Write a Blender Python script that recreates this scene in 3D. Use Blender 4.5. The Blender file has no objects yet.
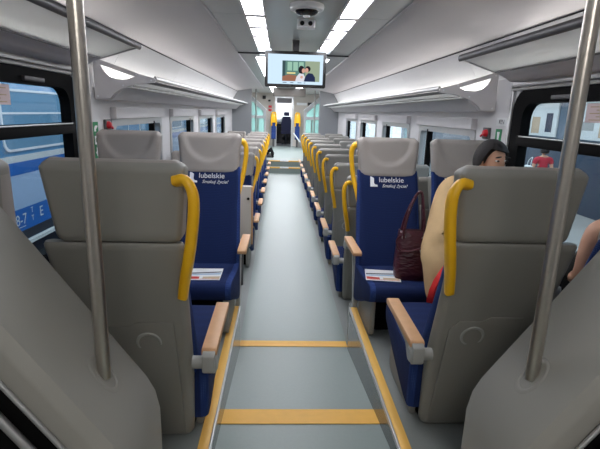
import bpy, bmesh, math, random
from mathutils import Vector, Matrix
random.seed(7)
S = bpy.context.scene
COL = S.collection

# ------------------------------------------------------------------ camera
F_PX, PITCH, YAW, ROLL = 458.4, math.radians(13.70), math.radians(2.76), math.radians(1.78)
fw = Vector((math.sin(YAW)*math.cos(PITCH), math.cos(YAW)*math.cos(PITCH), -math.sin(PITCH)))
r0 = Vector((math.cos(YAW), -math.sin(YAW), 0)); u0 = r0.cross(fw)
cr, sr = math.cos(ROLL), math.sin(ROLL)
rt = cr*r0 + sr*u0; up = -sr*r0 + cr*u0
cam_data = bpy.data.cameras.new('camera'); cam = bpy.data.objects.new('camera', cam_data); COL.objects.link(cam)
cam_data.sensor_width = 36; cam_data.lens = 36*F_PX/600; cam_data.clip_start = .02
m3 = Matrix((rt, up, -fw)).transposed().to_4x4(); m3.translation = (-.127, 0, 1.33)
cam.matrix_world = m3
S.camera = cam
# ------------------------------------------------------------------ world, exposure
w = bpy.data.worlds.new('world'); S.world = w; w.use_nodes = True
bg = w.node_tree.nodes['Background']; bg.inputs[0].default_value = (.78, .86, .96, 1); bg.inputs[1].default_value = .95
S.view_settings.view_transform = 'Standard'; S.view_settings.look = 'None'
S.view_settings.gamma = 1; S.view_settings.use_curve_mapping = False
S.view_settings.exposure = 1.38
LAMP = 7.5            # strength of the ceiling light panels

# ------------------------------------------------------------------ materials
def lin(c):
    return tuple((v/255/12.92 if v/255 <= .04045 else ((v/255+.055)/1.055)**2.4) for v in c) + (1,)
def mat(name, rgb, rough=.5, metal=0, var=.06, scale=8, bump=0, bscale=200, coat=0, spec=.5):
    m = bpy.data.materials.new(name); m.use_nodes = True
    n, l = m.node_tree.nodes, m.node_tree.links; b = n['Principled BSDF']
    c = lin(rgb)
    b.inputs['Roughness'].default_value = rough; b.inputs['Metallic'].default_value = metal
    b.inputs['Coat Weight'].default_value = coat; b.inputs['Specular IOR Level'].default_value = spec
    tc = n.new('ShaderNodeTexCoord')
    no = n.new('ShaderNodeTexNoise'); no.inputs['Scale'].default_value = scale; no.inputs['Detail'].default_value = 3
    l.new(tc.outputs['Object'], no.inputs['Vector'])
    rmp = n.new('ShaderNodeMix'); rmp.data_type = 'RGBA'
    rmp.inputs[6].default_value = tuple(v*(1-var) for v in c[:3])+(1,); rmp.inputs[7].default_value = tuple(min(1, v*(1+var)) for v in c[:3])+(1,)
    l.new(no.outputs['Fac'], rmp.inputs[0]); l.new(rmp.outputs[2], b.inputs['Base Color'])
    if bump:
        n2 = n.new('ShaderNodeTexNoise'); n2.inputs['Scale'].default_value = bscale; l.new(tc.outputs['Object'], n2.inputs['Vector'])
        bp = n.new('ShaderNodeBump'); bp.inputs['Strength'].default_value = bump; bp.inputs['Distance'].default_value = .01
        l.new(n2.outputs['Fac'], bp.inputs['Height']); l.new(bp.outputs[0], b.inputs['Normal'])
    return m
def emit(name, rgb, strength):
    m = bpy.data.materials.new(name); m.use_nodes = True
    n, l = m.node_tree.nodes, m.node_tree.links; n.remove(n['Principled BSDF'])
    e = n.new('ShaderNodeEmission'); e.inputs[0].default_value = lin(rgb); e.inputs[1].default_value = strength
    l.new(e.outputs[0], n['Material Output'].inputs[0]); return m
def glass(name, tint, gloss=.08, rough=.03):
    m = bpy.data.materials.new(name); m.use_nodes = True
    n, l = m.node_tree.nodes, m.node_tree.links; n.remove(n['Principled BSDF'])
    t = n.new('ShaderNodeBsdfTransparent'); t.inputs[0].default_value = tint+(1,)
    g = n.new('ShaderNodeBsdfGlossy'); g.inputs['Roughness'].default_value = rough
    lw = n.new('ShaderNodeLayerWeight'); pw = n.new('ShaderNodeMath'); pw.operation = 'POWER'; pw.inputs[1].default_value = 4
    l.new(lw.outputs['Facing'], pw.inputs[0])
    mp = n.new('ShaderNodeMath'); mp.operation = 'MULTIPLY_ADD'; mp.inputs[1].default_value = .5; mp.inputs[2].default_value = gloss*.3
    l.new(pw.outputs[0], mp.inputs[0])
    x = n.new('ShaderNodeMixShader'); l.new(mp.outputs[0], x.inputs[0]); l.new(t.outputs[0], x.inputs[1]); l.new(g.outputs[0], x.inputs[2])
    l.new(x.outputs[0], n['Material Output'].inputs[0]); return m
def frosted(name, tint, rough=.5, alpha=.5):
    m = bpy.data.materials.new(name); m.use_nodes = True
    n, l = m.node_tree.nodes, m.node_tree.links; b = n['Principled BSDF']
    b.inputs['Base Color'].default_value = lin(tint); b.inputs['Roughness'].default_value = rough
    t = n.new('ShaderNodeBsdfTransparent'); t.inputs[0].default_value = lin(tint)
    tl = n.new('ShaderNodeBsdfTranslucent'); tl.inputs[0].default_value = lin(tint); xt = n.new('ShaderNodeMixShader'); xt.inputs[0].default_value = .6
    l.new(b.outputs[0], xt.inputs[1]); l.new(tl.outputs[0], xt.inputs[2])
    x = n.new('ShaderNodeMixShader'); x.inputs[0].default_value = alpha
    l.new(t.outputs[0], x.inputs[1]); l.new(xt.outputs[0], x.inputs[2]); l.new(x.outputs[0], n['Material Output'].inputs[0]); return m
def fabric(name, rgb, rgb2, scale):
    m = mat(name, rgb, .85, 0, .12, 30, .25, 900, spec=.25)
    n, l = m.node_tree.nodes, m.node_tree.links
    tc = n.new('ShaderNodeTexCoord'); vo = n.new('ShaderNodeTexVoronoi'); vo.inputs['Scale'].default_value = scale; vo.inputs['Randomness'].default_value = 0
    l.new(tc.outputs['Object'], vo.inputs['Vector'])
    cr_ = n.new('ShaderNodeValToRGB'); cr_.color_ramp.elements[0].position = .18; cr_.color_ramp.elements[1].position = .32
    cr_.color_ramp.elements[0].color = lin(rgb2); cr_.color_ramp.elements[1].color = lin(rgb)
    l.new(vo.outputs['Distance'], cr_.inputs[0]); l.new(cr_.outputs[0], n['Principled BSDF'].inputs['Base Color']); return m

M = dict(
    floor=mat('floor_vinyl', (131, 143, 139), .42, 0, .05, 60, .03, 300),
    platform=mat('platform_vinyl', (130, 134, 132), .5, 0, .05, 60, .03, 300),
    steptape=mat('yellow_step_tape', (232, 176, 74), .55, 0, .08, 20),
    ceil=mat('ceiling_panel', (178, 182, 182), .35, 0, .03, 3),
    ceilside=mat('ceiling_side_panel', (200, 196, 199), .5, 0, .02, 3),
    dark=mat('dark_gap', (40, 40, 44), .6),
    wall=mat('wall_panel', (216, 215, 216), .5, 0, .02, 3),
    wallup=mat('upper_wall_panel', (230, 231, 232), .45, 0, .02, 3),
    rack=mat('rack_grey', (218, 215, 216), .45, 0, .03, 10),
    rackdark=mat('rack_dark', (88, 86, 88), .4, .3),
    alu=mat('brushed_aluminium', (190, 190, 190), .35, .85, .05, 40),
    steel=mat('brushed_steel', (196, 190, 182), .28, 1, .08, 60, .05, 400),
    blk=mat('black_rubber', (7, 7, 8), .7, spec=.1),
    black=mat('black_gloss', (10, 10, 12), .2),
    shell=mat('grey_seat_shell', (142, 140, 134), .5, 0, .03, 12, .03, 500),
    shellpanel=mat('grey_shell_panel', (131, 129, 123), .5, 0, .03, 12, .03, 500),
    lgrey=mat('light_grey_plastic', (160, 160, 156), .45),
    wedge=mat('grey_screen_laminate', (144, 142, 136), .5, 0, .03, 10, .03, 400),
    leather=mat('grey_headrest_leather', (160, 153, 147), .55, 0, .04, 14, .12, 250),
    blue=fabric('blue_seat_fabric', (22, 38, 82), (32, 52, 104), 160),
    bluemesh=fabric('blue_side_fabric', (34, 56, 112), (66, 92, 150), 130),
    yellow=mat('yellow_handle_plastic', (250, 190, 28), .35, 0, .03),
    wood=mat('pale_wood_pad', (206, 158, 114), .5, 0, .1, 25),
    white=mat('white_print', (240, 242, 244), .6),
    trimy=mat('yellow_trim', (236, 184, 88), .45),
    sidep=mat('dark_grey_gloss_panel', (88, 92, 94), .16, 0, .03, 5),
    part=mat('grey_partition', (140, 143, 146), .4, 0, .02, 3),
    beige=mat('beige_partition', (196, 188, 180), .5, 0, .03, 3),
    beam=mat('taupe_beam', (128, 122, 116), .5, 0, .03, 3),
    paper=mat('white_paper', (228, 230, 230), .6), navyprint=mat('navy_print', (40, 44, 66), .6), redprint=mat('red_print', (200, 60, 50), .6),
    tanprint=mat('tan_print', (196, 170, 140), .6), blueprint=mat('pale_blue_print', (150, 180, 205), .6),
    green=mat('green_sign', (24, 132, 80), .5), red=mat('red_plastic', (205, 30, 45), .4),
    skin=mat('skin', (222, 170, 140), .55, 0, .04, 20), hair=mat('dark_hair', (22, 15, 15), .65, 0, .2, 90, .4, 300),
    coat=mat('beige_wool_coat', (205, 172, 126), .85, 0, .08, 30, .2, 400), redcloth=mat('red_lining', (222, 40, 36), .6, 0, .1, 20),
    navycloth=mat('navy_cloth', (28, 32, 62), .8), lips=mat('lips', (170, 80, 80), .5), eyew=mat('eye_dark', (40, 24, 20), .3),
    shirt=mat('pale_blue_shirt', (170, 195, 225), .8), blackcloth=mat('black_cloth', (16, 15, 16), .8),
    pane=glass('window_glass', (.82, .88, .9), .10),
    rackglass=frosted('rack_glass', (244, 246, 246), .35, .93),
    teal=frosted('teal_glass', (214, 246, 242), .2, .45),
    tred=mat('red_top', (190, 40, 60), .8), pinkpaper=mat('pale_pink_sticker', (226, 206, 206), .6),
)
M['led'] = emit('led_strip', (250, 246, 240), 4.0)  # glow for uplights added above the racks to lift the indirect light
M['lamp'] = emit('lamp_diffuser', (246, 248, 255), LAMP)
# bag leather with crocodile relief
_b = mat('burgundy_leather', (72, 26, 38), .32, 0, .2, 20); M['bag'] = _b
_n, _l = _b.node_tree.nodes, _b.node_tree.links
_tc = _n.new('ShaderNodeTexCoord'); _v = _n.new('ShaderNodeTexVoronoi'); _v.inputs['Scale'].default_value = 45
_mp = _n.new('ShaderNodeMapping'); _mp.inputs['Scale'].default_value = (.6, .6, 1.6)
_l.new(_tc.outputs['Object'], _mp.inputs[0]); _l.new(_mp.outputs[0], _v.inputs['Vector'])
_bp = _n.new('ShaderNodeBump'); _bp.inputs['Strength'].default_value = .5; _bp.inputs['Distance'].default_value = .01
_l.new(_v.outputs['Distance'], _bp.inputs['Height']); _l.new(_bp.outputs[0], _b.node_tree.nodes['Principled BSDF'].inputs['Normal'])

# ------------------------------------------------------------------ mesh helpers
class MB:
    """collects verts and faces; build() links ONE mesh object"""
    def __init__(s): s.v = []; s.f = []; s.mi = []; s.cur = 0
    def add(s, vs, fs):
        o = len(s.v); s.v += [tuple(v) for v in vs]
        for f in fs: s.f.append(tuple(i+o for i in f)); s.mi.append(s.cur)
        return s
    def box(s, x0, x1, y0, y1, z0, z1):
        if x0 > x1: x0, x1 = x1, x0
        if y0 > y1: y0, y1 = y1, y0
        return s.add([(x, y, z) for z in (z0, z1) for y in (y0, y1) for x in (x0, x1)],
                     [(0, 2, 3, 1), (4, 5, 7, 6), (0, 1, 5, 4), (2, 6, 7, 3), (0, 4, 6, 2), (1, 3, 7, 5)])
    def loft(s, secs, cap=True, closed=True):
        n = len(secs[0]); vs = [p for c in secs for p in c]; fs = []
        for k in range(len(secs)-1):
            for i in range(n if closed else n-1):
                j = (i+1) % n; fs.append((k*n+i, k*n+j, (k+1)*n+j, (k+1)*n+i))
        if cap: fs.append(tuple(range(n))[::-1]); fs.append(tuple(range((len(secs)-1)*n, len(secs)*n)))
        return s.add(vs, fs)
    def extrude(s, poly, axis, a, b):
        """2-D polygon extruded along an axis; poly coords are the other two axes in order"""
        def P(p, t):
            return {'x': (t, p[0], p[1]), 'y': (p[0], t, p[1]), 'z': (p[0], p[1], t)}[axis]
        return s.loft([[P(p, a) for p in poly], [P(p, b) for p in poly]])
    def tube(s, pts, r, n=10, flat=1.0, cap=True):
        pts = [Vector(p) for p in pts]; rr = r if isinstance(r, (list, tuple)) else [r]*len(pts)
        secs = []; ref = None
        for k, p in enumerate(pts):
            t = (pts[min(k+1, len(pts)-1)]-pts[max(k-1, 0)]).normalized()
            if ref is None:
                ref = Vector((0, 0, 1)) if abs(t.z) < .9 else Vector((1, 0, 0))
            a = (ref - t*ref.dot(t)).normalized(); b = t.cross(a); ref = a
            secs.append([p + a*math.cos(2*math.pi*i/n)*rr[k] + b*math.sin(2*math.pi*i/n)*rr[k]*flat for i in range(n)])
        return s.loft(secs, cap)
    def lathe(s, prof, n=24, c=(0, 0, 0), axis='z'):
        secs = []
        for r, h in prof:
            ring = []
            for i in range(n):
                a = 2*math.pi*i/n; x, y = r*math.cos(a), r*math.sin(a)
                p = {'z': (x, y, h), 'x': (h, x, y), 'y': (x, h, y)}[axis]
                ring.append((p[0]+c[0], p[1]+c[1], p[2]+c[2]))
            secs.append(ring)
        return s.loft(secs)
    def plate(s, outer, holes, axis, t0, t1):
        """flat plate with holes (outer, holes: 2-D loops), thickness t0..t1 along axis"""
        bm = bmesh.new(); loops = [outer]+list(holes)
        def P(p, t): return {'x': (t, p[0], p[1]), 'y': (p[0], t, p[1]), 'z': (p[0], p[1], t)}[axis]
        es = []
        for lp in loops:
            vs = [bm.verts.new(P(p, t0)) for p in lp]
            es += [bm.edges.new((vs[i], vs[(i+1) % len(vs)])) for i in range(len(vs))]
        bmesh.ops.triangle_fill(bm, use_beauty=True, edges=es)
        bm.verts.index_update(); bm.verts.ensure_lookup_table()
        n = len(bm.verts); base = [v.co.copy() for v in bm.verts]
        d = Vector(P((0, 0), t1-t0)) - Vector(P((0, 0), 0))
        fs = [tuple(v.index for v in f.verts) for f in bm.faces]
        allf = [f[::-1] for f in fs] + [tuple(i+n for i in f) for f in fs]
        o = 0
        for lp in loops:
            k = len(lp)
            for i in range(k): allf.append((o+i, o+(i+1) % k, o+(i+1) % k+n, o+i+n))
            o += k
        bm.free()
        return s.add(base+[b+d for b in base], allf)
    def mesh(s, name, mats, smooth=35):
        me = bpy.data.meshes.new(name); me.from_pydata(s.v, [], s.f)
        for m in (mats if isinstance(mats, (list, tuple)) else [mats]): me.materials.append(m)
        me.polygons.foreach_set('material_index', s.mi)
        bm = bmesh.new(); bm.from_mesh(me); bmesh.ops.recalc_face_normals(bm, faces=bm.faces); bm.to_mesh(me); bm.free()
        if smooth:
            me.polygons.foreach_set('use_smooth', [True]*len(me.polygons)); me.set_sharp_from_angle(angle=math.radians(smooth))
        me.update(); return me
    def build(s, name, mats, parent=None, bevel=0, smooth=35, loc=None):
        me = s.mesh(name, mats, smooth)
        if bevel:
            bm = bmesh.new(); bm.from_mesh(me)
            eds = [e for e in bm.edges if len(e.link_faces) == 2 and e.calc_face_angle(0) > math.radians(30)]
            bmesh.ops.bevel(bm, geom=eds, offset=bevel, segments=2, profile=.5, affect='EDGES', clamp_overlap=True)
            bm.to_mesh(me); bm.free()
            me.polygons.foreach_set('use_smooth', [True]*len(me.polygons)); me.set_sharp_from_angle(angle=math.radians(40))
        o = bpy.data.objects.new(name, me); COL.objects.link(o)
        if parent: o.parent = parent
        if loc: o.location = loc
        return o
def tag(o, label, cat, group=None):
    o['label'] = label; o['category'] = cat
    if group: o['group'] = group
    return o
def struct(o, label=None):
    o['kind'] = 'structure'
    if label: o['label'] = label
    return o
def thing(name, label, cat, loc=(0, 0, 0), rz=0, group=None):
    o = bpy.data.objects.new(name, None); COL.objects.link(o); o.location = loc; o.rotation_euler = (0, 0, rz)
    o.empty_display_size = .1
    return tag(o, label, cat, group)
def copy_tree(o, parent=None):
    c = o.copy(); COL.objects.link(c)
    if parent is not None: c.parent = parent
    for ch in list(o.children): copy_tree(ch, c)
    return c
def rrect(x0, x1, y0, y1, r, n=5):
    pts = []
    for cx, cy, a0 in ((x1-r, y1-r, 0), (x0+r, y1-r, 90), (x0+r, y0+r, 180), (x1-r, y0+r, 270)):
        for k in range(n+1):
            a = math.radians(a0+90*k/n); pts.append((cx+r*math.cos(a), cy+r*math.sin(a)))
    return pts
def smoothpath(pts, n=6):
    P = [Vector(p) for p in pts]; P = [2*P[0]-P[1]]+P+[2*P[-1]-P[-2]]; out = []
    for i in range(1, len(P)-2):
        for k in range(n):
            t = k/n; a, b, c, d = P[i-1], P[i], P[i+1], P[i+2]
            out.append(.5*((2*b)+(c-a)*t+(2*a-5*b+4*c-d)*t*t+(3*b-a-3*c+d)*t**3))
    return out+[P[-2]]
def text_mesh(body, size, material, name, parent, mtx, shear=0, extrude=.0006, align='LEFT'):
    cu = bpy.data.curves.new('tmp', 'FONT'); cu.body = body; cu.size = size; cu.extrude = extrude; cu.shear = shear; cu.align_x = align
    t = bpy.data.objects.new('tmp', cu); COL.objects.link(t)
    dg = bpy.context.evaluated_depsgraph_get(); dg.update()
    me = bpy.data.meshes.new_from_object(t.evaluated_get(dg)); me.name = name
    bpy.data.objects.remove(t); bpy.data.curves.remove(cu)
    me.materials.clear(); me.materials.append(material); me.transform(mtx)
    o = bpy.data.objects.new(name, me); COL.objects.link(o)
    if parent: o.parent = parent
    return o

WX = 1.42          # half width between the walls
LOW = -.32         # level of the lower aisle floor; the raised platform is z = 0
# ================================================================== THE SHELL
# aisle floor: flat, ramp, flat
f = MB(); hw = .395
prof = [(-1.2, 0), (1.15, 0), (3.05, LOW), (12.75, LOW)]
f.loft([[(-hw, y, z), (hw, y, z), (hw, y, z-.06), (-hw, y, z-.06)] for y, z in prof])
fl = struct(f.build('floor', M['floor'], smooth=0))
for s in (-1, 1):
    MB().box(s*hw, s*WX, -1.2, 3.08, -.4, 0).build('seat_platform', M['platform'], fl, smooth=0)
    MB().box(s*hw, s*WX, 3.08, 12.75, LOW-.06, LOW).build('lower_seat_floor', M['platform'], fl, smooth=0)
MB().box(-WX, WX, 13.02, 19, -.38, 0).build('far_floor', M['floor'], fl, smooth=0)
MB().box(-WX, WX, 12.75, 13.02, -.38, -.16).build('far_step', M['floor'], fl, smooth=0)
# yellow tape across the ramp
def ramp_z(y): return 0 if y < 1.15 else (LOW if y > 3.05 else LOW*(y-1.15)/1.9)
for y0, y1 in ((1.915, 2.06), (3.0, 3.1)):
    t = MB(); ys = [y0, min(3.05, y1), y1] if y1 > 3.05 else [y0, y1]
    t.loft([[(-hw+.004, y, ramp_z(y)+.0015), (hw-.004, y, ramp_z(y)+.0015), (hw-.004, y, ramp_z(y)+.004), (-hw+.004, y, ramp_z(y)+.004)] for y in ys])
    t.build('tread_tape', M['steptape'], fl, smooth=0)
for yy, zz in ((12.75, -.16), (13.02, 0)):
    n = MB().box(-.44, .44, yy-.012, yy+.05, zz-.03, zz+.005).build('step_nosing', M['trimy'], fl, .004)
    MB().box(-.12, .12, yy-.016, yy+.045, zz-.022, zz+.009).build('nosing_label', M['white'], n)
# kerb panels and trims along the raised platform
for k, s in ((1, -1), (2, 1)):
    p = struct(MB().extrude([(-1.2, .0), (2.97, .0), (2.97, LOW+.004), (2.90, LOW-.002), (1.15, -.01), (-1.2, -.01)], 'x', s*hw, s*(hw-.012)).build('trim_%d' % k, M['sidep'], smooth=0))
    MB().box(s*(hw-.014), s*(hw-.004), -1.2, 2.98, -.012, .012).build('aluminium_edge', M['alu'], p, .002)
    MB().box(s*(hw-.004), s*(hw+.04), -1.2, 2.98, 0, .011).build('yellow_insert', M['trimy'], p, .002)
# far aisle skirting along the rows
# walls with window holes
wins = [(1.3, 3.05, .46, 1.52, .13), (3.66, 5.10, .24, 1.235, .05), (5.56, 7.0, .24, 1.235, .05), (7.5, 8.95, .24, 1.235, .05), (9.44, 10.9, .24, 1.235, .05)]
wn = 0; dn = 0
for side, s in (('left', -1), ('right', 1)):
    m = MB()
    m.plate([(-1.2, -.4), (12.9, -.4), (12.9, 1.6), (-1.2, 1.6)], [rrect(a, b, c, d, r) for a, b, c, d, r in wins], 'x', s*WX, s*(WX+.08))
    wl = struct(m.build('wall_'+side, M['wall'], smooth=0))
    # upper panels, each its own
    ed = [-1.2, -.2, 1.75, 3.70, 5.65, 7.60, 9.55, 11.5, 12.6]
    for a, b in zip(ed[:-1], ed[1:]):
        MB().extrude([(s*1.275, 1.828), (s*WX, 1.597), (s*(WX+.05), 1.60), (s*1.31, 1.85)], 'y', a+.002, b-.002).build('upper_panel', M['wallup'], wl, smooth=0)
    MB().box(s*1.277, s*1.29, -1.2, 12.6, 1.826, 1.838).build('joint_strip', M['dark'], wl, smooth=0)
    # horizontal moulding above near window, plus the vertical frame post
    MB().box(s*(WX-.02), s*WX, -1.2, 3.12, 1.535, 1.575).build('window_moulding', M['alu'], wl, .004)
    MB().box(s*(WX-.028), s*WX, -1.2, 3.10, 1.51, 1.528).build('window_moulding', M['lgrey'], wl, .004)
    MB().box(s*(WX-.02), s*WX, 3.075, 3.11, .2, 1.53).build('window_moulding', M['alu'], wl, .004)
    for wi, (a, b, c, d, r) in enumerate(wins):
        wn += 1
        near = wi == 0
        fr = MB().plate(rrect(a-.03, b+.03 if not near else b+.015, c-.03, d+.02 if not near else d-.005, r), [rrect(a+.09, b-.11, c+.07, d-.09, .1)] if near else [rrect(a+.04, b-.04, c+.04, d-.05, .05)], 'x', s*(WX-.012), s*(WX+.05))
        wo = struct(fr.build('window_%d' % wn, M['blk'] if near else M['alu'], smooth=30))
        MB().box(s*(WX+.028), s*(WX+.034), a+.02, b-.02, c+.02, d-.02).build('pane', M['pane'], wo, smooth=0)
        if near:
            MB().box(s*(WX-.02), s*(WX+.04), a+.06, b-.08, 1.165, 1.23).build('mullion', M['blk'], wo, .006)
            MB().box(s*(WX-.03), s*(WX-.02), a+.1, b-.13, 1.221, 1.229).build('mullion_trim', M['alu'], wo, .003)
            MB().box(s*(WX-.03), s*(WX-.011), 2.42, 2.62, 1.445, 1.468).build('latch', M['rackdark'], wo, .004)
            st = MB().box(s*(WX+.018), s*(WX+.02), 1.75, 2.36, 1.325, 1.42).build('sticker', M['pinkpaper'], wo, smooth=0)
            tx = MB()
            for q in range(5): tx.box(s*(WX+.0172), s*(WX+.0178), 1.8, 2.33-.05*(q % 2), 1.336+.016*q, 1.341+.016*q)
            tx.build('printed_lines', M['tanprint'], st, smooth=0)
        else:
            MB().box(s*(WX-.05), s*WX, a-.03, b+.03, 1.24, 1.33).build('blind_cassette', M['rack'], wo, .008)
            MB().box(s*(WX-.015), s*(WX+.04), b-.3, b-.26, c+.02, d-.03).build('mullion', M['blk'], wo, .003)
# ceiling: centre strip, dark side strips, grey side panels
struct(MB().box(-1.5, 1.5, -1.3, -1.2, -.4, 2.0).build('wall_back', M['part'], smooth=0))  # unseen wall behind the camera, added to keep world light out
cl = struct(MB().box(-.235, .235, -1.2, 12.95, 1.95, 1.99).build('ceiling', M['ceil'], smooth=0))
for s in (-1, 1):
    for a, b in ((-1.2, 1.2), (1.2, 3.27), (3.27, 5.29), (5.31, 9), (9, 12.95)):
        MB().box(s*.38, s*.66, a+.003, b-.003, 1.95, 1.98).build('ceiling_strip', M['ceil'], cl, smooth=0)
    cv = []
    for t in [i/8 for i in range(9)]:
        x = .62+(1.285-.62)*t; z = 1.935-(1.935-1.838)*t + .035*math.sin(math.pi*t)*.9 - .0
        cv.append((x, z - .02*math.sin(math.pi*t)))
    cv = [(.60, 1.951), (.605, 1.938), (.62, 1.932)] + cv[1:]
    for a, b in ((-1.2, 5.3), (5.3, 12.95)):
        m = MB(); poly = [(s*x, z) for x, z in cv]+[(s*1.30, 1.99), (s*.60, 1.99)]
        m.extrude(poly, 'y', a, b); m.build('ceiling_side_panel', M['ceilside'], cl, smooth=30)
MB().box(-.62, .62, 5.285, 5.315, 1.938, 1.96).build('ceiling_crossbar', M['dark'], cl, smooth=0)
# light strips of separate diffuser panels
segs = [(2.1, 3.22), (3.30, 3.66), (3.74, 4.09), (4.17, 4.78)]
for s, nm in ((-1, 'left'), (1, 'right')):
    t = thing('ceiling_light', 'bright white ceiling light strip of separate panels on the %s of the dome camera' % nm, 'light', (s*.307, 3.4, 1.95), group='ceiling light strips')
    MB().plate([(-.073, -1.5), (.073, -1.5), (.073, 1.42), (-.073, 1.42)], [[(-.06, a-3.4), (.06, a-3.4), (.06, b-3.4), (-.06, b-3.4)] for a, b in segs], 'z', -.012, .02).build('frame', M['rack'], t, smooth=0)
    for a, b in segs:
        MB().box(-.06, .06, a-3.4, b-3.4, .0, .01).build('diffuser', M['lamp'], t, smooth=0)
    t = thing('ceiling_light', 'long white ceiling light continuing beyond the hanging screen, %s side' % nm, 'light', (s*.345, 9, 1.95), group='ceiling light strips')
    MB().box(-.1, .1, -3.35, 3.5, .0, .02).build('frame', M['ceil'], t, smooth=0)
    for k in range(5):
        MB().box(-.085, .085, -3.3+1.35*k, -3.3+1.35*k+1.25, -.006, -.001).build('diffuser', M['lamp'], t, .002)
t = thing('ceiling_light', 'warm white entrance ceiling light behind the camera position', 'light', (0, -.55, 1.945))  # added fill lamp, out of view, brightens the near seat backs
MB().box(-.42, .42, -.34, .34, -.012, .005).build('frame', M['rack'], t, smooth=0)
MB().box(-.40, .40, -.32, .32, -.02, -.012).build('diffuser', emit('entrance_lamp', (255, 250, 243), 4.6), t, smooth=0)
# far partition panels, vestibule walls, end wall
for k, s in ((1, -1), (2, 1)):
    side = 'left' if s < 0 else 'right'
    struct(MB().box(s*.90, s*(WX+.08), 12.6, 12.68, LOW, 1.97).build('partition_'+side, M['part'], smooth=0))
    dn += 1
    dw = MB().plate([(12.68, -.4), (18.8, -.4), (18.8, 2.0), (12.68, 2.0)], [rrect(13.6, 14.25, .5, 1.65, .1), rrect(14.35, 15.0, .5, 1.65, .1), rrect(16, 18, .6, 1.5, .1)], 'x', s*WX, s*(WX+.08))
    wo = struct(dw.build('door_%d' % dn, M['beige'], smooth=0))
    MB().box(s*(WX+.03), s*(WX+.04), 13.5, 18.2, .45, 1.7).build('pane', M['pane'], wo, smooth=0)
    MB().box(s*(WX-.01), s*WX, 14.28, 14.32, 0, 1.9).build('door_seam', M['dark'], wo, smooth=0)
ew = struct(MB().plate([(-1.5, -.4), (1.5, -.4), (1.5, 2.3), (-1.5, 2.3)], [[(-.29, 0.0), (.31, 0.0), (.31, 1.88), (-.29, 1.88)]], 'y', 18.8, 18.9).build('wall_far', M['beige'], smooth=0))
struct(MB().box(-1.5, 1.5, 12.95, 18.8, 2.05, 2.1).build('ceiling_vestibule', M['ceil'], smooth=0))
struct(MB().box(-1.5, 1.5, 12.94, 12.96, 1.95, 2.1).build('trim_3', M['part'], smooth=0))
lt = thing('ceiling_light', 'flat white light panel in the far vestibule ceiling', 'light', (0, 15.6, 2.05))
MB().box(-.5, .5, -1.5, 1.5, -.02, 0).build('frame', M['ceil'], lt, smooth=0)
MB().box(-.45, .45, -1.45, 1.45, -.026, -.02).build('diffuser', M['lamp'], lt, smooth=0)
dn += 1
dj = struct(MB().plate([(-.36, 0), (.38, 0), (.38, 1.95), (-.36, 1.95)], [[(-.28, .0), (.30, .0), (.30, 1.87), (-.28, 1.87)]], 'y', 18.77, 18.93).build('door_%d' % dn, M['alu'], smooth=0))
MB().box(-.28, .30, 18.80, 18.86, 1.68, 1.87).build('door_lintel', M['rackdark'], dj, smooth=0)
# cab behind the open door
cb = struct(MB().box(-1.5, 1.5, 18.9, 21.2, -.1, 0).build('floor_cab', M['rackdark'], smooth=0))
struct(MB().plate([(-1.5, -.1), (1.5, -.1), (1.5, 2.2), (-1.5, 2.2)], [rrect(-1.2, 1.2, 1.02, 1.8, .1)], 'y', 21.2, 21.3).build('wall_cab', M['rackdark'], smooth=0))

# ================================================================== SEATS
# local frame: the passenger looks towards -Y, origin on the floor under the cushion/back joint
def sec_z(hw, yf, yb, z, r, nf=13):
    """rounded section in the XY plane with many points along the front"""
    r = min(r, hw*.95, (yb-yf)*.49); p = []
    for k in range(nf): p.append((-hw+r+(2*hw-2*r)*k/(nf-1), yf, z))
    for k in range(1, 5): a = math.radians(-90+90*k/4); p.append((hw-r+r*math.cos(a), yf+r+r*math.sin(a), z))
    for k in range(0, 5): a = math.radians(90*k/4); p.append((hw-r+r*math.cos(a), yb-r+r*math.sin(a), z))
    for k in range(0, 5): a = math.radians(90+90*k/4); p.append((-hw+r+r*math.cos(a), yb-r+r*math.sin(a), z))
    for k in range(0, 4): a = math.radians(180+90*k/4); p.append((-hw+r+r*math.cos(a), yf+r+r*math.sin(a), z))
    return p
def lerp(a, b, t): return a+(b-a)*t
def yback(z):      # rear surface of the shell
    if z > .92: return lerp(.335, .362, (z-.92)/.25)
    if z > .3: return lerp(.138, .335, (z-.3)/.62)
    return lerp(.085, .135, z/.3)
def yfront(z):     # front surface of the padding
    return lerp(.0, .245, (z-.32)/.63) if z < .95 else lerp(.245, .285, (z-.95)/.2)
def m_headrest():
    secs = []
    zs = [.915, .918, .925]+[.94+.0165*k for k in range(13)]+[1.15, 1.162, 1.17, 1.175, 1.177]
    for z in zs:
        t = (z-.915)/.262
        hw = lerp(.194, .219, min(1, t*1.1)); yf = yfront(z)-.012; yb = yback(z)
        if z < .93: q = (.93-z)/.015; hw -= .008*q; yf += .008*q; yb -= .008*q
        if z > 1.145: q = ((z-1.145)/.032)**2; hw -= .028*q; yf += .03*q; yb -= .03*q
        s = sec_z(hw, yf, yb, z, .022, 27); o = []
        for k, (x, y, zz) in enumerate(s):
            if k < 27:
                d = math.hypot(x*1.0, (zz-1.175)*.92)
                y += .016*max(0, min(1, (.178-d)/.02))
                y -= .012*math.cos(x/.22*math.pi/2)*0
            o.append((x, y, zz))
        secs.append(o)
    return MB().loft(secs)
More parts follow.
